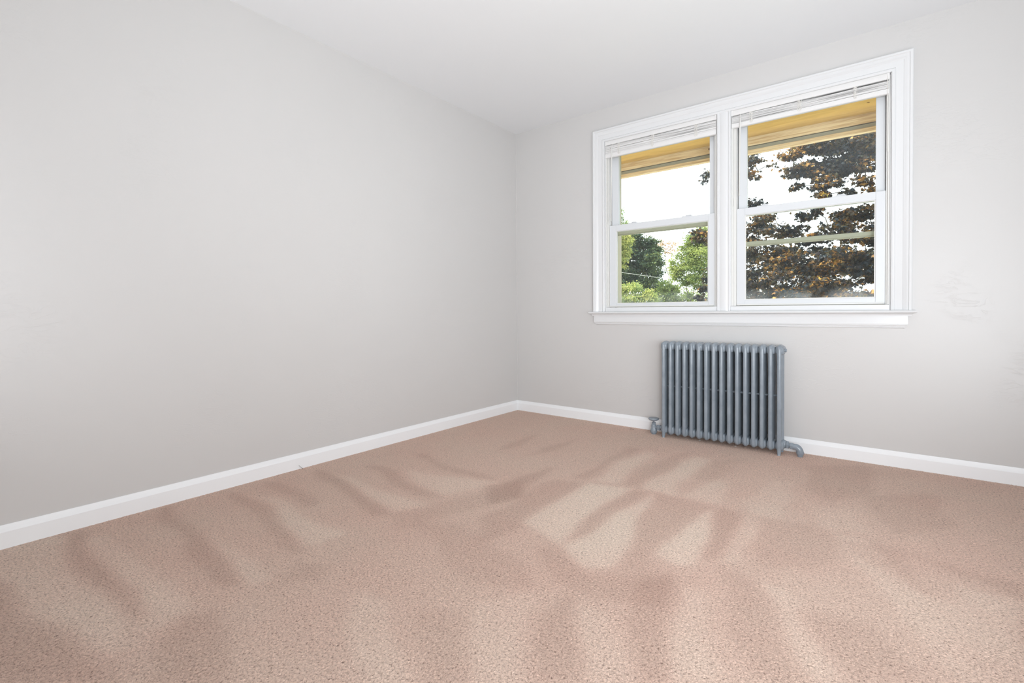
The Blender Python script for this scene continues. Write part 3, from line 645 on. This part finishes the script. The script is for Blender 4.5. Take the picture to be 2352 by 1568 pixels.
window(2, W[1][0], W[1][1], 1.813, 2.592, 1.543, 1.862, 2.548, 0.942, 1.497, 1.310, 'right sash window of the pair, white vinyl, with the raised storm panel')

# ------------------------------------------------------------ raised mini blinds
def blind(x0, x1, zr, zb, lab, rng, cords, wx, wz):
    root = empty('window_blind', ((x0+x1)/2, 0.0, Z1-0.005))
    tag(root, lab, 'window blind', 'mini blinds raised to the window heads')
    ztop = Z1 - 0.0045
    b = MB(); P = [(0.0235, ztop), (0.0235, zr+0.001), (0.0215, zr), (0.003, zr), (0.0, zr+0.002), (0.0, ztop-0.003), (0.0015, ztop)]
    b.rings([[(x, y, z) for y, z in P] for x in (x0, x1)])
    child('headrail', b, M['blind'], root, smooth=True, angle=30)
    for xx in (x0, x1):
        s_ = 1 if xx == x0 else -1
        child('end_bracket', MB().box(min(xx-0.002*s_, xx+0.010*s_), max(xx-0.002*s_, xx+0.010*s_), -0.0022, -0.0004, zr-0.001, ztop), M['blind'], root, bevel=0.0006)
    zt = zr - 0.006
    zlow = zb + 0.031
    n = 17
    for k in range(n):
        z = zt + (zlow - zt)*k/(n-1)
        tilt = rng.uniform(-0.0012, 0.0012); sag = rng.uniform(-0.001, 0.001)
        b = MB(); rr = []
        for t in (0, .17, .33, .5, .67, .83, 1):
            x = x0+0.003 + (x1-x0-0.006)*t
            zz = z + sag*math.sin(t*6.0) + (0.0012*math.sin(t*math.pi*3) if k < 3 else 0)
            pr = [(-0.001 + 0.0245*q, zz + 0.0016*math.sin(q*math.pi) + tilt*(q-0.5)*2) for q in (0, .25, .5, .75, 1)]
            rr.append([(x, y, z_) for y, z_ in pr] + [(x, y, z_-(zt-zlow)/(n-1)*0.86) for y, z_ in pr[::-1]])
        b.rings(rr)
        child('slat', b, M['blind'], root, smooth=True, angle=50)
    b = MB(); P = [(0.0235, zlow-0.003), (0.0, zlow-0.003), (-0.001, zlow-0.006), (-0.001, zb+0.004), (0.003, zb), (0.021, zb), (0.0245, zb+0.004)]
    b.rings([[(x, y, z) for y, z in P] for x in (x0+0.001, x1-0.001)])
    child('bottom_rail', b, M['blind'], root, smooth=True, angle=30)
    # bunched ladder strings at three stations
    for cx_ in cords:
        b = MB()
        for q in range(9):
            pts = []
            xx = cx_ + rng.uniform(-0.009, 0.009)
            z = zr
            while z > zb + 0.012:
                pts.append((xx + rng.uniform(-0.007, 0.007), -0.003 - rng.uniform(0, 0.005), z))
                z -= 0.009
            pts.append((cx_ + rng.uniform(-0.006, 0.006), -0.0025, zb+0.012))
            b.tube(pts, 0.0009, 5)
        child('ladder_cord', b, M['cord'], root, smooth=True)
    # tilt wand on its hook
    b = MB().tube([(wx, -0.0045, zr), (wx, -0.007, zr-0.012), (wx, -0.008, zr-0.026)], 0.0012, 6)
    hook = child('wand_hook', b, M['cord'], root)
    b = MB().lathe([(0, 0.0028), (0.008, 0.0042), (0.04, 0.0042), (zr-0.024-wz-0.03, 0.0040), (zr-0.024-wz, 0.0045)], (wx, -0.0085, zr-0.024), (-0.012, 0.0, -1), 8)
    child('tilt_wand', b, M['vinyl_warm'], root, smooth=True)
    return root
rng = random.Random(11)
blind(0.872, 1.692, 2.153, 2.056, 'white mini blind raised at the top of the left window', rng, (0.985, 1.250, 1.560), 0.930, 1.565)
b2 = blind(1.787, 2.606, 2.151, 2.071, 'white mini blind raised at the top of the right window', rng, (1.905, 2.175, 2.452), 1.842, 1.62)
# looped lift cord at the right end of the right blind
child('lift_cord', MB().tube([(2.598, -0.006, 2.163), (2.599, -0.007, 2.10), (2.600, -0.006, 1.95), (2.6015, -0.004, 1.75)], 0.0016, 6), M['cord'], b2)

# ------------------------------------------------------------ cast iron radiator
SP = 0.0471
RX0 = 1.386
YF = [-0.152, -0.127, -0.102, -0.077, -0.052]
TR = 0.0125
def section(k, last):
    x = RX0 + SP*k
    b = MB()
    zt, zb = 0.628, 0.062
    # outer ring: front column, crown, back column, foot
    pts = []
    rad = 0.0155
    yf, yb = YF[0], YF[-1]
    def arc(cy_, cz_, a0_, a1_, n=6):
        return [(x, cy_ + rad*math.cos(a0_+(a1_-a0_)*i/n), cz_ + rad*math.sin(a0_+(a1_-a0_)*i/n)) for i in range(n+1)]
    top = 0.650; bot = 0.034
    pts += arc(yf+rad, top-rad, math.pi, math.pi/2)
    pts += [(x, (yf+yb)/2, top+0.003)]
    pts += arc(yb-rad, top-rad, math.pi/2, 0)
    pts += arc(yb-rad, bot+rad, 0, -math.pi/2)
    pts += [(x, (yf+yb)/2, bot-0.002)]
    pts += arc(yf+rad, bot+rad, -math.pi/2, -math.pi)
    b.tube(pts, TR, 12, loop=True)
    for y in YF[1:-1]:
        b.tube([(x, y, bot), (x, y, top-0.004)], 0.0112, 12)
    # crown and foot headers filling between the columns (low ridges)
    for zc, s_ in ((0.6300, 1), (0.0540, -1)):
        rr = []
        for y, w_, h in ((yf+0.000, .0100, .016), (yf+0.003, .0175, .0225), (yf+0.010, .0225, .0265), (yf+0.022, .0238, .0285), ((yf+yb)/2, .0238, .0295),
                         (yb-0.018, .0238, .0285), (yb-0.004, .0230, .0260), (yb+0.003, .0195, .0215), (yb+0.006, .0120, .014)):
            ring = []
            for j_ in range(16):
                a = 2*math.pi*j_/16
                c_, q_ = math.cos(a), math.sin(a)
                px = w_*math.copysign(abs(c_)**0.62, c_); pz = h*math.copysign(abs(q_)**0.8, q_)
                ring.append((x + px, y, zc + pz))
            rr.append(ring)
        b.rings(rr)
    o = child('section', b, M['radiator'], rad_root, smooth=True, angle=60)
    def sb(name, mb, **kw):
        q = obj(name, mb, M['radiator'], None, smooth=True, **kw); q.parent = o
        return q
    if k < 15:
        # little cast lug to the next section at mid height
        m_ = MB().lathe([(0.0, 0.003), (SP*0.42, 0.0075), (SP*0.58, 0.0075), (SP, 0.003)], (x, YF[2], 0.352), (1, 0, 0), 8)
        sb('web', m_)
    if k in (0, 15):
        for y, s_ in ((yf, -1), (yb, 1)):
            rr = []
            for z, w1, d1, dy in ((0.10, .0118, .0118, 0), (0.060, .0135, .0150, 0.003), (0.030, .0120, .0140, 0.004), (0.010, .0095, .0105, 0.002), (0.002, .0090, .0100, 0.0), (-0.003, .0098, .0110, -0.001)):
                rr.append([(x + w1*math.cos(a), y + s_*(-dy) + d1*math.sin(a), z) for a in [2*math.pi*j/12 for j in range(12)]])
            sb('leg', MB().rings(rr))
    return o
rad_root = empty('radiator', (RX0 + SP*7.5, -0.10, 0.0))
tag(rad_root, 'blue-grey painted cast iron column radiator below the windows', 'radiator')
_child = child
def child(name, mb, mat, parent, **kw):
    o = _child(name, mb, mat, parent, **kw)
    return o
for k in range(16):
    section(k, k == 15)
RXE = RX0 + SP*15
yc = -0.103
def hexnut(b, x, y, z, r, h, axis=(1, 0, 0), c=0.15):
    b.lathe([(0, r*0.85), (h*c, r), (h*(1-c), r), (h, r*0.85)], (x, y, z), axis, 6)
# plugs at the upper ends
for x, s_ in ((RXE+0.011, 1), (RX0-0.011, -1)):
    b = MB().lathe([(0, 0.023), (0.008, 0.023), (0.012, 0.020), (0.0125, 0.011), (0.020, 0.011), (0.022, 0.009)], (x, yc, 0.630), (s_, 0, 0), 16)
    _child('end_plug', b, M['radiator'], rad_root, smooth=True, angle=35)
# steam valve at the left
vx = 1.297
vroot = MB()
vroot.lathe([(0, 0.016), (0.010, 0.016), (0.014, 0.022), (0.026, 0.0245), (0.038, 0.023), (0.046, 0.0185), (0.060, 0.0185), (0.072, 0.016), (0.076, 0.0125), (0.080, 0.0125)], (vx, yc, -0.004), (0, 0, 1), 16)
val = _child('valve_body', vroot, M['radiator'], rad_root, smooth=True, angle=35)
def vsub(name, mb, **kw):
    q = obj(name, mb, M['radiator'], None, smooth=True, **kw); q.parent = val; return q
b = MB(); b.lathe([(0, 0.012), (0.018, 0.012)], (vx+0.01, yc, 0.050), (1, 0, 0), 14); hexnut(b, vx+0.026, yc, 0.050, 0.021, 0.022)
b.lathe([(0, 0.012), (0.010, 0.012), (0.012, 0.022), (0.034, 0.023), (0.044, 0.020)], (vx+0.046, yc, 0.052), (1, 0, 0), 16)
vsub('union_nut', b, angle=35)
b = MB(); hexnut(b, vx, yc, 0.070, 0.0155, 0.014, (0, 0, 1)); b.lathe([(0, 0.005), (0.022, 0.005)], (vx, yc, 0.082), (0, 0, 1), 10)
vsub('bonnet_nut', b, angle=35)
b = MB().lathe([(0, 0.012), (0.003, 0.022), (0.008, 0.032), (0.013, 0.0365), (0.019, 0.0365), (0.0225, 0.034), (0.0225, 0.030), (0.020, 0.012), (0.022, 0.008)], (vx, yc, 0.093), (0, 0, 1), 24)
vsub('handwheel', b, angle=45)
# return elbow at the right
b = MB()
b.lathe([(0, 0.024), (0.014, 0.025), (0.020, 0.023), (0.022, 0.019)], (RXE+0.010, yc, 0.062), (1, 0, 0), 18)
hexnut(b, RXE+0.032, yc, 0.060, 0.024, 0.014)
b.lathe([(0, 0.013), (0.016, 0.013)], (RXE+0.044, yc, 0.058), (1, 0, 0), 14)
hexnut(b, RXE+0.052, yc, 0.056, 0.021, 0.016)
uni = _child('return_union', b, M['radiator'], rad_root, smooth=True, angle=35)
b = MB()
ex = RXE + 0.068
pts = [(ex-0.004, yc, 0.055), (ex+0.008, yc, 0.055)]
for i in range(1, 9):
    a = math.pi/2*i/8
    pts.append((ex+0.008+0.028*math.sin(a), yc, 0.055-0.028*(1-math.cos(a))))
pts.append((ex+0.036, yc, 0.010))
b.tube(pts, [0.018, 0.0175]+[0.0190]*8+[0.0175], 16)
b.lathe([(0, 0.0205), (0.010, 0.0215), (0.014, 0.0195)], (ex+0.036, yc, 0.030), (0, 0, -1), 16)
b.lathe([(0, 0.014), (0.03, 0.014)], (ex+0.036, yc, 0.022), (0, 0, -1), 14)
_child('pipe_elbow', b, M['radiator'], rad_root, smooth=True, angle=40)

# ------------------------------------------------------------ small litter on the carpet
def chip(x, y, r, rot, lab, seed):
    g = random.Random(seed); b = MB()
    pts = [(r*(0.6+0.6*g.random())*math.cos(a), r*0.55*(0.6+0.6*g.random())*math.sin(a)) for a in [2*math.pi*j/7 for j in range(7)]]
    c, s_ = math.cos(rot), math.sin(rot)
    lift = [0.0015*g.random() for _ in pts]
    for z in (0.006, 0.0072):
        pass
    b.rings([[(x + c*px-s_*py_, y + s_*px+c*py_, z + lift[i]) for i, (px, py_) in enumerate(pts)] for z in (0.004, 0.0052)])
    o = obj('paint_flake', b, M['chip'])
    tag(o, lab, 'paint flake', 'paint flakes fallen below the radiator')
    return o
chip(1.615, -0.102, 0.009, 0.9, 'largest white paint flake on the carpet under the radiator, left of its middle', 1)
chip(1.840, -0.118, 0.006, 0.3, 'small white paint flake on the carpet under the right half of the radiator', 2)
chip(1.527, -0.115, 0.005, 0.5, 'small white paint flake on the carpet under the left end of the radiator', 3)
chip(1.962, -0.128, 0.005, 1.3, 'small white paint flake on the carpet near the right leg of the radiator', 4)
chip(1.352, -0.105, 0.006, 0.3, 'white paint flake on the carpet beside the radiator valve', 5)
o = obj('bristle', MB().tube([(0.024, -2.014, 0.001), (0.021, -2.021, 0.007), (0.017, -2.034, 0.023)], [0.0010, 0.0010, 0.0006], 6), M['dark'])
tag(o, 'thin dark bristle sticking up from the carpet at the left baseboard', 'bristle')
o = obj('lint_thread', MB().tube([(1.115, -0.100, 0.008), (1.125, -0.104, 0.012), (1.137, -0.101, 0.011), (1.143, -0.094, 0.007)], 0.0013, 6), M['dark'])
tag(o, 'short dark curl of lint on the carpet left of the radiator valve', 'lint')

# ------------------------------------------------------------ outside: eave
ev = empty('roof_eave', (1.7, 0.5, 2.23)); struct(ev); ev['label'] = 'golden plywood soffit and pale pine boards over the windows'
EX0, EX1 = -3.0, 6.0
_child('soffit', MB().box(EX0, EX1, WT+0.002, 0.80, 2.232, 2.25), M['soffit'], ev)
_child('inner_board', MB().box(EX0, EX1, 0.752, 0.79, 2.166, 2.236), M['pine'], ev, bevel=0.002)
_child('shadow_gap', MB().box(EX0, EX1, 0.768, 0.79, 2.140, 2.166), M['black'], ev)
_child('flashing', MB().box(EX0, EX1, 0.752, 0.775, 2.134, 2.159), M['metal'], ev)
_child('lower_board', MB().box(EX0, EX1, 0.748, 0.79, 2.104, 2.134), M['pine'], ev, bevel=0.003)
_child('gutter', MB().box(EX0, EX1, 0.79, 0.90, 2.17, 2.26), M['metal'], ev)
_child('roof_deck', MB().add([(EX0, 0.90, 2.26), (EX1, 0.90, 2.26), (EX1, -5.0, 4.0), (EX0, -5.0, 4.0), (EX0, 0.90, 2.30), (EX1, 0.90, 2.30), (EX1, -5.0, 4.05), (EX0, -5.0, 4.05)],
     [(0,1,2,3),(4,7,6,5),(0,4,5,1),(1,5,6,2),(2,6,7,3),(3,7,4,0)]), M['roofing'], ev)
struct(obj('wall_outer', MB().box(EX0, -WT, 0.0, WT, -3.0, 2.23).box(XR+WT, EX1, 0.0, WT, -3.0, 2.23).box(-WT, XR+WT, 0.0, WT, -3.0, -0.3), M['brick']))
struct(obj('ground', MB().box(-60, 60, 6.5, 90, -3.2, -3.0), M['lawn']))
struct(obj('bounce_strip', MB().box(-60, 60, 0.25, 6.5, -3.2, -3.0), M['bounce_ground']))  # unseen pale strip added to bounce light up to the soffit

# ------------------------------------------------------------ trees
MAPLE = [(0, 0.0), (0.16, 0.10), (0.42, 0.02), (0.30, 0.30), (0.52, 0.46), (0.24, 0.52), (0.12, 0.62), (0.0, 1.0),
         (-0.12, 0.62), (-0.24, 0.52), (-0.52, 0.46), (-0.30, 0.30), (-0.42, 0.02), (-0.16, 0.10)]
OVAL = [(0, 0), (0.28, 0.35), (0.22, 0.72), (0, 1), (-0.22, 0.72), (-0.28, 0.35)]
def leaves(clusters, size, shape, seed, droop=0.6, flat=0.55, spray=0.2):
    r = np.random.RandomState(seed)
    n = sum(c[4] for c in clusters)
    C_ = np.repeat(np.array([c[:3] for c in clusters], float), [c[4] for c in clusters], axis=0)
    Rr = np.repeat(np.array([c[3] for c in clusters], float), [c[4] for c in clusters])
    # leaves sit in sprays: sub-clumps scattered through each cluster
    K = 14
    sub = r.normal(size=(len(clusters), K, 3)); sub /= np.linalg.norm(sub, axis=2, keepdims=True)
    sub *= (r.rand(len(clusters), K, 1)**(1/2.4))*1.02
    ci = np.repeat(np.arange(len(clusters)), [c[4] for c in clusters])
    sc = sub[ci, r.randint(0, K, n)]
    d = r.normal(size=(n, 3))
    off = sc + d*spray*np.array([1.15, 1.15, 0.6])
    P = C_ + off*Rr[:, None]*np.array([1.05, 1.0, flat if flat else 1])
    d = sc + 0.35*d
    sz = size*r.uniform(0.6, 1.25, n)
    # leaf tip direction: outwards and hanging
    t = d*np.array([1, 1, 0.3]) + r.normal(size=(n, 3))*0.6; t[:, 2] -= droop
    t /= np.linalg.norm(t, axis=1, keepdims=True)
    up = r.normal(size=(n, 3))*0.6; up[:, 2] += 1.0
    s = np.cross(t, up); s /= np.linalg.norm(s, axis=1, keepdims=True) + 1e-9
    nn = np.cross(s, t)
    sh = np.array(shape); k = len(sh)
    bend = -0.35*(np.abs(sh[:, 0])**1.3) - 0.18*sh[:, 1]**2
    V = P[:, None, :] + sz[:, None, None]*(sh[None, :, 0:1]*s[:, None, :] + sh[None, :, 1:2]*t[:, None, :] + bend[None, :, None]*nn[:, None, :])
    ctr = P[:, None, :] + (sz*0.38)[:, None, None]*t[:, None, :]
    V = np.concatenate([ctr, V], axis=1)           # k+1 vertices a leaf
    base = (np.arange(n)*(k+1))[:, None, None]
    tri = np.array([[0, 1+i, 1+(i+1) % k] for i in range(k)])[None]
    T = (base + tri).reshape(-1, 3)
    return V.reshape(-1, 3), T
def leaf_object(name, V, T, mat, parent):
    me = bpy.data.meshes.new(name)
    me.vertices.add(len(V)); me.vertices.foreach_set('co', V.astype(np.float32).ravel())
    me.loops.add(T.size); me.loops.foreach_set('vertex_index', T.astype(np.int32).ravel())
    me.polygons.add(len(T)); me.polygons.foreach_set('loop_start', np.arange(0, T.size, 3, dtype=np.int32))
    me.polygons.foreach_set('loop_total', np.full(len(T), 3, dtype=np.int32))
    me.update(calc_edges=True); me.materials.append(mat)
    o = bpy.data.objects.new(name, me); col.objects.link(o)
    o.parent = parent; o.matrix_parent_inverse = Matrix.Translation(parent.location).inverted()
    return o
def branches(base, fork, clusters, r0, seed, mat, parent):
    g = random.Random(seed); b = MB()
    base, fork = Vector(base), Vector(fork)
    def wander(a, c, n, amp):
        out = []
        for i in range(n+1):
            t = i/n
            p = a.lerp(c, t)
            if 0 < i < n:
                p += Vector((g.uniform(-amp, amp), g.uniform(-amp, amp), g.uniform(-amp, amp) + amp*math.sin(t*math.pi)))
            out.append(p)
        return out
    tr = wander(base, fork, 6, 0.08)
    b.tube(tr, [r0*(1-0.45*i/6) for i in range(7)], 10)
    child('trunk', b, mat, parent, smooth=True)
    b = MB()
    # limbs to cluster groups, twigs to each cluster
    pts = [Vector(c[:3]) for c in clusters]
    left = sorted(range(len(pts)), key=lambda i: (pts[i]-fork).length)
    tree = [(fork, r0*0.5)]
    for i in left:
        par = min(tree, key=lambda q: (q[0]-pts[i]).length + 0.25*(q[0]-fork).length)
        L = (par[0]-pts[i]).length
        r1 = max(par[1]*0.62, 0.006)
        path = wander(par[0], pts[i], 5, 0.05*L)
        b.tube(path, [r1*(1-0.5*k/5) for k in range(6)], 6)
        tree.append((pts[i], r1*0.6)); tree.append((path[3], r1*0.7))
        for q in range(3):
            e = pts[i] + Vector((g.gauss(0, 1), g.gauss(0, 1), g.gauss(0, .5)))*clusters[i][3]*0.6
            b.tube(wander(pts[i], e, 3, 0.02), [r1*0.35, r1*0.3, r1*0.22, r1*0.12], 5)
    child('limb', b, mat, parent, smooth=True)
def tree(name, lab, cat, clusters, base, fork, size, shape, mat, bark, r0, seed, flat=0.55, droop=0.6, spray=0.2, group=None):
    root = empty(name, base); tag(root, lab, cat, group)
    V, T = leaves(clusters, size, shape, seed, droop, flat, spray)
    leaf_object('foliage', V, T, mat, root)
    branches(base, fork, clusters, r0, seed, bark, root)
    return root
# the crowns go on below the sill, out of the camera's sight but there from a step aside
rg = random.Random(21)
for k in range(34):
    CL['A'].append((round(rg.uniform(0.6, 5.4), 2), round(rg.uniform(3.7, 5.6), 2), round(rg.uniform(-0.9, 0.75), 2), 0.3, 190))
for key in ('left_dark', 'left_light'):
    for c in list(CL['G'][key]):
        for dz in (1.0, 2.0):
            z = min(c[2], 1.4) - dz - rg.uniform(0, 0.3)
            if z + c[3]*0.9 < 0.95 and z > -2.4:
                CL['G'][key].append((c[0], c[1], z, c[3], c[4]//2))
tree('maple_tree', 'dark bronze-leaved maple close outside the right window', 'tree', CL['A'], (4.6, 5.4, -3.0), (3.6, 4.9, 0.6), 0.053, MAPLE, M['maple'], M['bark'], 0.16, 7, flat=0.6)
def base_of(cs, dx=0, dy=0):
    x = sum(c[0] for c in cs)/len(cs); y = sum(c[1] for c in cs)/len(cs); return x+dx, y+dy
for key, name, lab, mt, sz, bark, r0, fz in (
    ('left_dark', 'leafy_tree', 'large dark green tree at the left edge of the left window', 'leaf_dark', 0.085, 'bark', 0.25, 0.8),
    ('left_light', 'leafy_tree', 'yellow-green tree in front of the dark tree at the left edge of the left window', 'leaf_light', 0.075, 'bark', 0.12, 0.6),
    ('bush', 'bushy_tree', 'round bright green bushy treetop at the lower left of the left window', 'leaf_light', 0.06, 'bark', 0.08, -0.2),
    ('mid', 'bushy_tree', 'low mid-green treetops at the bottom centre of the left window', 'leaf_mid', 0.07, 'bark', 0.08, -0.2),
    ('right', 'leafy_tree', 'open light green tree with slanting grey limbs at the right of the left window', 'leaf_mid', 0.06, 'bark_light', 0.16, 0.4),
    ('top', 'conifer_tip', 'pale treetop just above the meeting rail at the left of the left window', 'leaf_mid', 0.07, 'bark_light', 0.08, 1.5),
    ('haze', 'distant_treetop', 'faint rusty distant treetop between the two green trees', 'leaf_haze', 0.09, 'bark_light', 0.08, 1.5)):
    cs = CL['G'][key]
    bx, by = base_of(cs)
    zt = min(c[2] for c in cs)
    tree(name, lab, 'tree', cs, (bx, by, -3.0), (bx+0.2, by, min(fz, zt)), sz, OVAL, M[mt], M[bark], r0, hash(len(key)) % 97 + len(cs), flat=1.0, droop=0.3)

# overhead service cable, far across the yard
o = obj('overhead_cable', MB().tube([(-8.5, 2.4, 3.10), (-6.4, 6.5, 2.45), (-4.321, 11.0, 2.143), (-3.445, 13.0, 1.98), (-2.5, 15.5, 1.80), (-2.2, 17.19, 1.72)], 0.007, 6), M['siding'])
tag(o, 'thin pale overhead cable crossing in front of the dark tree', 'cable')
for x_, y_, z_, lab in ((-8.5, 2.25, 2.95, 'wooden utility pole carrying the near end of the overhead cable'),):
    b = MB().tube([(x_, y_, -3.0), (x_, y_, z_+0.4)], [0.14, 0.11], 10); b.box(x_-0.5, x_+0.5, y_-0.05, y_+0.05, z_, z_+0.09)
    tag(obj('utility_pole', b, M['bark_light']), lab, 'utility pole')

# neighbour's house, only its pale gable showing through the leaves
hx0, hx1, hy = -4.4, 0.1, 17.5
px_ = (hx0+hx1)/2
hs = empty('neighbour_house', (px_, hy, -3.0)); tag(hs, 'pale gabled house beyond the trees, roof edge showing above the sill', 'house')
_child('wall', MB().add([(hx0+.3, hy, -3), (hx1-.3, hy, -3), (hx1-.3, hy, 0.95), (px_, hy, 1.95), (hx0+.3, hy, 0.95), (hx0+.3, hy+8, -3), (hx1-.3, hy+8, -3), (hx1-.3, hy+8, 0.95), (px_, hy+8, 1.95), (hx0+.3, hy+8, 0.95)],
     [(0,1,2,3,4), (5,9,8,7,6), (0,5,6,1), (1,6,7,2), (4,3,8,9), (3,2,7,8), (0,4,9,5)]), M['siding'], hs)
for s_, e in ((1, hx0), (-1, hx1)):
    _child('roof', MB().add([(px_, hy-.3, 2.05), (e, hy-.3, 0.95), (e, hy+8.3, 0.95), (px_, hy+8.3, 2.05), (px_, hy-.3, 2.17), (e, hy-.3, 1.07), (e, hy+8.3, 1.07), (px_, hy+8.3, 2.17)],
        [(0,1,2,3), (4,7,6,5), (0,4,5,1), (1,5,6,2), (2,6,7,3), (3,7,4,0)]), M['roofing'], hs)
    _child('bargeboard', MB().add([(px_, hy-.34, 1.99), (e, hy-.34, 0.89), (e, hy-.30, 0.89), (px_, hy-.30, 1.99), (px_, hy-.34, 2.18), (e, hy-.34, 1.08), (e, hy-.30, 1.08), (px_, hy-.30, 2.18)],
        [(0,1,2,3), (4,7,6,5), (0,4,5,1), (1,5,6,2), (2,6,7,3), (3,7,4,0)]), M['house_trim'], hs)
